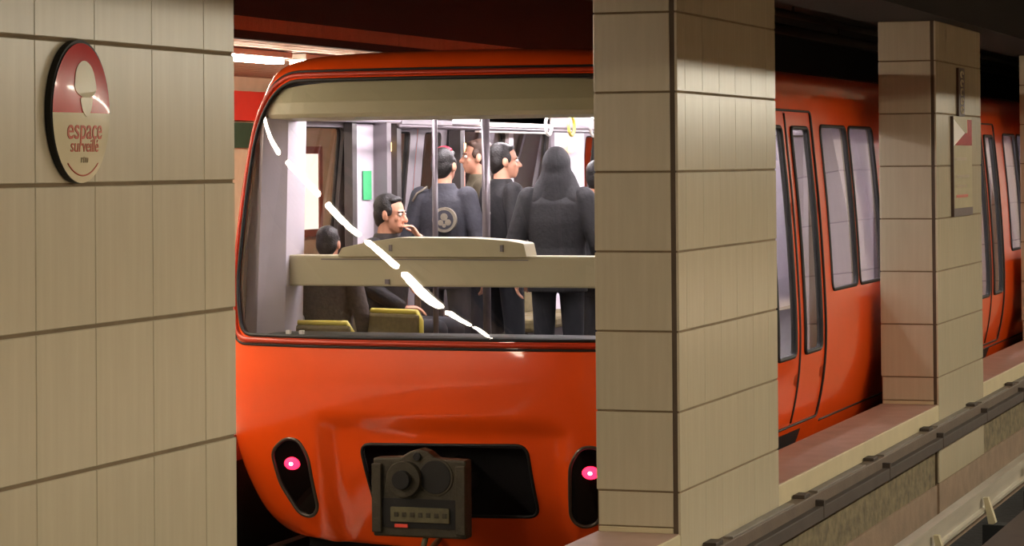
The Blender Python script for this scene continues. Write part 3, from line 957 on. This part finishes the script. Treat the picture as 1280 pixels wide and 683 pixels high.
def loft_vf(V, F, secs, nu=24):
    """closed loft of ellipses: (centre, rx, ry)"""
    b = len(V)
    for c, rx, ry in secs:
        for k in range(nu):
            an = 2 * math.pi * k / nu
            V.append(np.array(c) + np.array((rx * math.cos(an), ry * math.sin(an), 0)))
    n = len(secs)
    for i in range(n - 1):
        for k in range(nu):
            l = (k + 1) % nu
            F.append((b + i * nu + k, b + i * nu + l, b + (i + 1) * nu + l, b + (i + 1) * nu + k))
    F.append(tuple(b + k for k in range(nu))[::-1]); F.append(tuple(b + (n - 1) * nu + k for k in range(nu)))

def fuse(name, V, F, m, parent, vox, smooth=6):
    """melt overlapping volumes into one continuous surface"""
    me = mesh(name, V, F)
    t = bpy.data.objects.new('tmp', me); C.objects.link(t)
    r = t.modifiers.new('r', 'REMESH'); r.mode = 'VOXEL'; r.voxel_size = vox; r.use_smooth_shade = True
    s = t.modifiers.new('s', 'SMOOTH'); s.factor = .5; s.iterations = smooth
    t_dg = bpy.context.evaluated_depsgraph_get()
    out = bpy.data.meshes.new_from_object(t.evaluated_get(t_dg))
    bpy.data.objects.remove(t, do_unlink=True); bpy.data.meshes.remove(me)
    out.name = name
    out.materials.clear()
    return link(name, out, m, parent, True)

def unit(v):
    v = np.array(v, float); return v / (np.linalg.norm(v) + 1e-9)

def hand_vf(V, F, w, d, n, side, curl):
    """wrist, pointing direction, palm normal, +1/-1 for the side of the thumb, bend per joint"""
    w = np.array(w, float); d = unit(d); n = unit(np.array(n, float) - d * np.dot(n, d)); s = np.cross(d, n) * side
    R3 = np.stack([s, n, d], axis=1)
    sphere_vf(V, F, w + d * .048, (.042, .017, .056), R3)
    for off, ln in ((-.031, .058), (-.011, .072), (.010, .078), (.030, .070)):
        p = w + d * .088 + s * off
        q = d.copy(); r = .0092
        for sgm in (.45, .32, .25):
            q = unit(q * math.cos(curl) + n * math.sin(curl)) if curl else q
            p2 = p + q * ln * sgm
            cap_vf(V, F, p, p2, r, r * .92, 8)
            p = p2; r *= .92
            dd = q; q = dd
    p = w + d * .030 + s * .030
    p2 = p + unit(d * .6 + s * .65 + n * .25) * .042
    p3 = p2 + unit(d * .8 + s * .2 + n * .5) * .032
    cap_vf(V, F, p, p2, .012, .0105, 8); cap_vf(V, F, p2, p3, .0105, .009, 8)

def rotz(a):
    c, s = math.cos(a), math.sin(a); return np.array([[c, -s, 0], [s, c, 0], [0, 0, 1]])
def rotx(a):
    c, s = math.cos(a), math.sin(a); return np.array([[1, 0, 0], [0, c, -s], [0, s, c]])

def person(label, loc, rz, height=1.75, seated=False, skin=SKIN, jacket=JACKB, jname='jacket', hair='short', hmat=HAIR, head_turn=0.0, head_nod=0.0, lean=0.0, arms=None, bulk=1.0, hood=False, vox=.0075, shoulder_drop=0.0):
    e = empty('person', loc, label, 'person', rz=rz)
    k = height / 1.75
    dz = -.40 if seated else 0.0
    def T(x, y, z):                # torso point, leaning forward about the hips
        hz = .92 + dz
        return np.array((x, y + math.sin(lean) * (z - hz), hz + (z - hz) * math.cos(lean))) * k
    sh = {s: T(s * .185 * bulk, -.01, 1.43 + dz - shoulder_drop) for s in (-1, 1)}
    hip = {s: np.array((s * .095, 0, .92 + dz)) * k for s in (-1, 1)}
    if seated:
        knee = {s: np.array((s * .12, .43, .53)) * k for s in (-1, 1)}
        ank = {s: np.array((s * .12, .45, .09)) * k for s in (-1, 1)}
    else:
        knee = {s: np.array((s * .10, .03, .50)) * k for s in (-1, 1)}
        ank = {s: np.array((s * .105, -.01, .09)) * k for s in (-1, 1)}
    el, wr, hd, hn, cu = {}, {}, {}, {}, {}
    for s in (-1, 1):
        a = (arms or {}).get(s)
        if a:
            el[s], wr[s], hd[s], hn[s], cu[s] = np.array(a[0]) * k, np.array(a[1]) * k, a[2], a[3], a[4]
        else:
            el[s] = T(s * .255 * bulk, -.03, 1.14 + dz); wr[s] = T(s * .265 * bulk, .04, .90 + dz)
            hd[s], hn[s], cu[s] = (0, .15, -1), (-s, .2, 0), .35
    HC = T(0, .015, 1.635 + dz)
    HC = HC + np.array((0, math.sin(head_nod) * .06, 0))
    HR = rotz(head_turn) @ rotx(-head_nod)
    def H(x, y, z): return HC + HR @ (np.array((x, y, z)) * k)
    # ---- body: one continuous surface
    V, F = [], []
    loft_vf(V, F, [(T(0, 0, .86 + dz), .14 * k, .10 * k), (T(0, 0, .95 + dz), .155 * k, .105 * k), (T(0, .01, 1.10 + dz), .135 * k, .095 * k), (T(0, .01, 1.28 + dz), .155 * k, .105 * k), (T(0, 0, 1.40 + dz), .16 * k, .09 * k), (T(0, -.01, 1.46 + dz), .09 * k, .065 * k)])
    cap_vf(V, F, T(0, -.015, 1.42 + dz), HC + HR @ np.array((0, -.02, -.06)), .062 * k, .056 * k)
    for s in (-1, 1):
        cap_vf(V, F, sh[s] * np.array((.86, 1, 1)), el[s], .054 * k, .042 * k)
        cap_vf(V, F, el[s], wr[s], .042 * k, .027 * k)
        cap_vf(V, F, hip[s], knee[s], .08 * k, .056 * k)
        cap_vf(V, F, knee[s], ank[s], .056 * k, .038 * k)
        cap_vf(V, F, ank[s] - np.array((0, .02, .035)), ank[s] + np.array((0, .13, -.045)), .034 * k, .03 * k)
        hand_vf(V, F, wr[s], hd[s], hn[s], s, cu[s])
    # head
    def HE(c, r, rr=None): sphere_vf(V, F, H(*c), tuple(np.array(r) * k), HR if rr is None else HR @ rr)
    HE((0, -.012, .035), (.074, .094, .088))
    HE((0, .022, -.035), (.058, .068, .074))
    HE((0, .055, -.082), (.030, .030, .026))
    HE((0, .075, .028), (.048, .016, .014))
    cap_vf(V, F, H(0, .086, .015), H(0, .108, -.022), .009 * k, .014 * k)
    HE((-.011, .098, -.026), (.009, .010, .008)); HE((.011, .098, -.026), (.009, .010, .008))
    HE((0, .086, -.052), (.024, .010, .0065)); HE((0, .084, -.064), (.021, .010, .007))
    HE((-.036, .062, -.015), (.022, .016, .02)); HE((.036, .062, -.015), (.022, .016, .02))
    for s in (-1, 1):
        HE((s * .076, -.005, .0), (.010, .022, .032), rotz(s * -.35))
        HE((s * .071, .003, -.018), (.012, .014, .014))
    body = fuse('body', V, F, skin, e, vox, 4)
    for s in (-1, 1):
        ev, ef = [], []
        sphere_vf(ev, ef, H(s * .031, .079, .012), (.0125 * k,) * 3, HR, 12, 8)
        ey = obj('eye', ev, ef, EYEW, e, True)
        ev, ef = [], []
        sphere_vf(ev, ef, H(s * .031, .0885, .012), (.006 * k, .004 * k, .006 * k), HR, 10, 6)
        obj('iris', ev, ef, HAIR, ey, True)
        bv, bf = [], []
        cap_vf(bv, bf, H(s * .016, .090, .031), H(s * .050, .074, .030), .0048 * k, .003 * k, 8)
        obj('eyebrow', bv, bf, hmat, e, True)
    # ---- jacket
    V, F = [], []
    B = bulk
    lowz = .80 if not seated else .88
    loft_vf(V, F, [(T(0, 0, lowz + dz), .185 * k * B, .135 * k * B), (T(0, 0, .95 + dz), .188 * k * B, .138 * k * B), (T(0, .01, 1.10 + dz), .172 * k * B, .128 * k * B), (T(0, .01, 1.28 + dz), .192 * k * B, .138 * k * B),
                   (T(0, 0, 1.40 + dz - shoulder_drop), .190 * k * B, .118 * k * B), (T(0, -.01, 1.47 + dz - shoulder_drop * .5), .105 * k * B, .085 * k), (T(0, -.012, 1.525 + dz), .074 * k, .072 * k)])
    for s in (-1, 1):
        cap_vf(V, F, sh[s] * np.array((.90, 1, 1)), el[s], .076 * k * B, .060 * k * B)
        cap_vf(V, F, el[s], wr[s] + (el[s] - wr[s]) * .10, .060 * k * B, .043 * k)
    # folds at elbows and waist
    for s in (-1, 1):
        for q in (.55, .75, .92):
            c = sh[s] * (1 - q) + el[s] * q
            sphere_vf(V, F, c, (.066 * k * B, .066 * k * B, .012), None, 12, 6)
    jk = fuse(jname, V, F, jacket, e, .010, 3)
    # ---- trousers, shoes
    V, F = [], []
    loft_vf(V, F, [(np.array((0, 0, .80 + dz)) * k, .15 * k, .11 * k), (np.array((0, 0, .93 + dz)) * k, .165 * k, .118 * k), (np.array((0, 0, .99 + dz)) * k, .16 * k, .115 * k)])
    for s in (-1, 1):
        cap_vf(V, F, hip[s], knee[s], .094 * k, .072 * k)
        cap_vf(V, F, knee[s], ank[s] + np.array((0, 0, .02)), .072 * k, .056 * k)
    fuse('trousers', V, F, TROU, e, .011, 3)
    for s in (-1, 1):
        V, F = [], []
        a = ank[s]
        cap_vf(V, F, (a[0], a[1] - .035, .045), (a[0], a[1] + .13, .040), .045, .039)
        sphere_vf(V, F, (a[0], a[1] + .15, .032), (.042, .055, .031))
        sphere_vf(V, F, (a[0], a[1] - .01, .085), (.044, .05, .04))
        fuse('shoe', V, F, SHOE, e, .010, 2)
    # ---- hair
    V, F = [], []
    def HA(c, r, rr=None): sphere_vf(V, F, H(*c), tuple(np.array(r) * k), HR if rr is None else HR @ rr)
    if hair and not hood:
        HA((0, -.032, .058), (.081, .090, .083))
        HA((0, -.050, .010), (.079, .066, .085))
        HA((0, -.058, -.035), (.058, .046, .05))
        for s in (-1, 1):
            HA((s * .066, .012, .030), (.014, .030, .036))
        HA((0, .030, .104), (.050, .036, .022)); HA((-.03, .026, .100), (.03, .03, .022)); HA((.034, .026, .098), (.03, .03, .02))
        if hair == 'long':
            for s in (-1, 0, 1):
                cap_vf(V, F, H(s * .05, -.06, .0), H(s * .065, -.075, -.22), .055 * k, .045 * k)
        fuse('hair', V, F, hmat, e, .008, 5)
    if hood:
        V, F = [], []
        HA((0, -.018, .030), (.100, .122, .125)); HA((0, -.02, -.06), (.112, .108, .13))
        cap_vf(V, F, H(0, -.03, -.08), T(0, .0, 1.40 + dz), .108 * k, .128 * k)
        for s in (-1, 1):
            cap_vf(V, F, H(s * .075, .01, -.06), T(s * .12, -.02, 1.42 + dz), .05 * k, .08 * k)
        fuse('hood', V, F, jacket, e, .011, 14)
    return e, H, T, HR

# seated man in profile, chin on his left hand
A, AH, AT, _ = person('seated man in profile with dark hair resting his chin on his hand', (-6.59, 16.27, FL), -math.pi / 2 - .08, 1.85, True, SKIN, JACKB, lean=.06, head_nod=.08, vox=.0062,
       arms={-1: ((-.20, .27, .86), (-.045, .235, 1.095), (.35, -.35, .75), (.5, -.6, 0), .75),
             1: ((.26, .02, .80), (.13, .21, .665), (-.45, .9, .0), (0, -.1, -1), .45)})
# standing man seen from behind, emblem on the jacket
Bp, BH, BT, BR = person('standing man seen from behind in charcoal jacket with a round back emblem', (-6.405, 16.95, FL), .06, 1.735, False, SKIN, JACKG, head_turn=-.15)
k = 1.735 / 1.75
def on_back(x, z, poly, thick, m, name, par, T=BT, depth=-.155):
    c = T(x, depth, z)
    v = [(c[0] + a, c[1], c[2] + b) for a, b in poly] + [(c[0] + a, c[1] + thick, c[2] + b) for a, b in poly]
    n = len(poly)
    return obj(name, v, [tuple(range(n)), tuple(range(n, 2 * n))[::-1]] + [(i, i + n, (i + 1) % n + n, (i + 1) % n) for i in range(n)], m, par)
def circ(r, n=28): return [(r * math.cos(a), r * math.sin(a)) for a in np.linspace(0, 2 * math.pi, n, endpoint=False)]
emb = on_back(.045, 1.275, circ(.085), .03, EMBLEM, 'emblem', Bp)
on_back(.045, 1.275, circ(.066), .03, JACKG, 'emblem_field', emb, depth=-.157)
for q, (dx, dzz, rr) in enumerate([(.0, .02, .026), (-.025, -.02, .02), (.028, -.018, .022), (0, -.04, .014)]):
    on_back(.045 + dx, 1.275 + dzz, circ(rr, 10), .02, EMBLEM, 'emblem_motif', emb, depth=-.159)
cb = [BH(.088 * math.cos(a), -.02 + .01 * math.sin(a), .035 + .098 * math.sin(a)) for a in np.linspace(.9, 2.9, 20)]
tube('headband', cb, .014, CAPRED, Bp)
st = [BT(-.20, -.10, 1.40), BT(-.17, -.09, 1.455), BT(-.10, -.075, 1.50)]
tube('shoulder_piping', st, .007, EMBLEM, Bp)
# man behind the pole facing left
person('standing brown haired person behind the pole facing left', (-6.52, 17.95, FL), math.pi / 2 + .5, 1.80, False, SKIN, JACKOL, hmat=HAIRB)
# dark haired person turned away to the right
Dp, DH, DT, DR = person('standing dark haired person in black with a small white back logo', (-6.085, 17.25, FL), -.75, 1.765, False, SKIN, JACKB, head_turn=-.35)
for dx, dzz, rr in ((.0, .0, .022), (.03, .02, .018), (-.03, -.025, .015), (.025, -.02, .012)):
    on_back(.0 + dx, 1.27 + dzz, circ(rr, 12), .03, WHITES, 'logo', Dp, DT, -.15)
# hooded person in a black coat
person('hooded person in a big black coat nearest the right window edge', (-5.53, 16.75, FL), .1, 1.72, False, SKIN, JACKB, 'coat', hood=True, bulk=1.12)
# shorter person further back
person('shorter dark haired person further inside behind the hooded person', (-5.60, 17.9, FL), -.4, 1.64, False, SKIN2, JACKB, hmat=HAIR)
# seated person at the window, from behind
person('seated person with rounded dark hair seen from behind at far left', (-6.70, 15.62, FL), .1, 1.60, True, SKIN, JACKBR, 'coat')
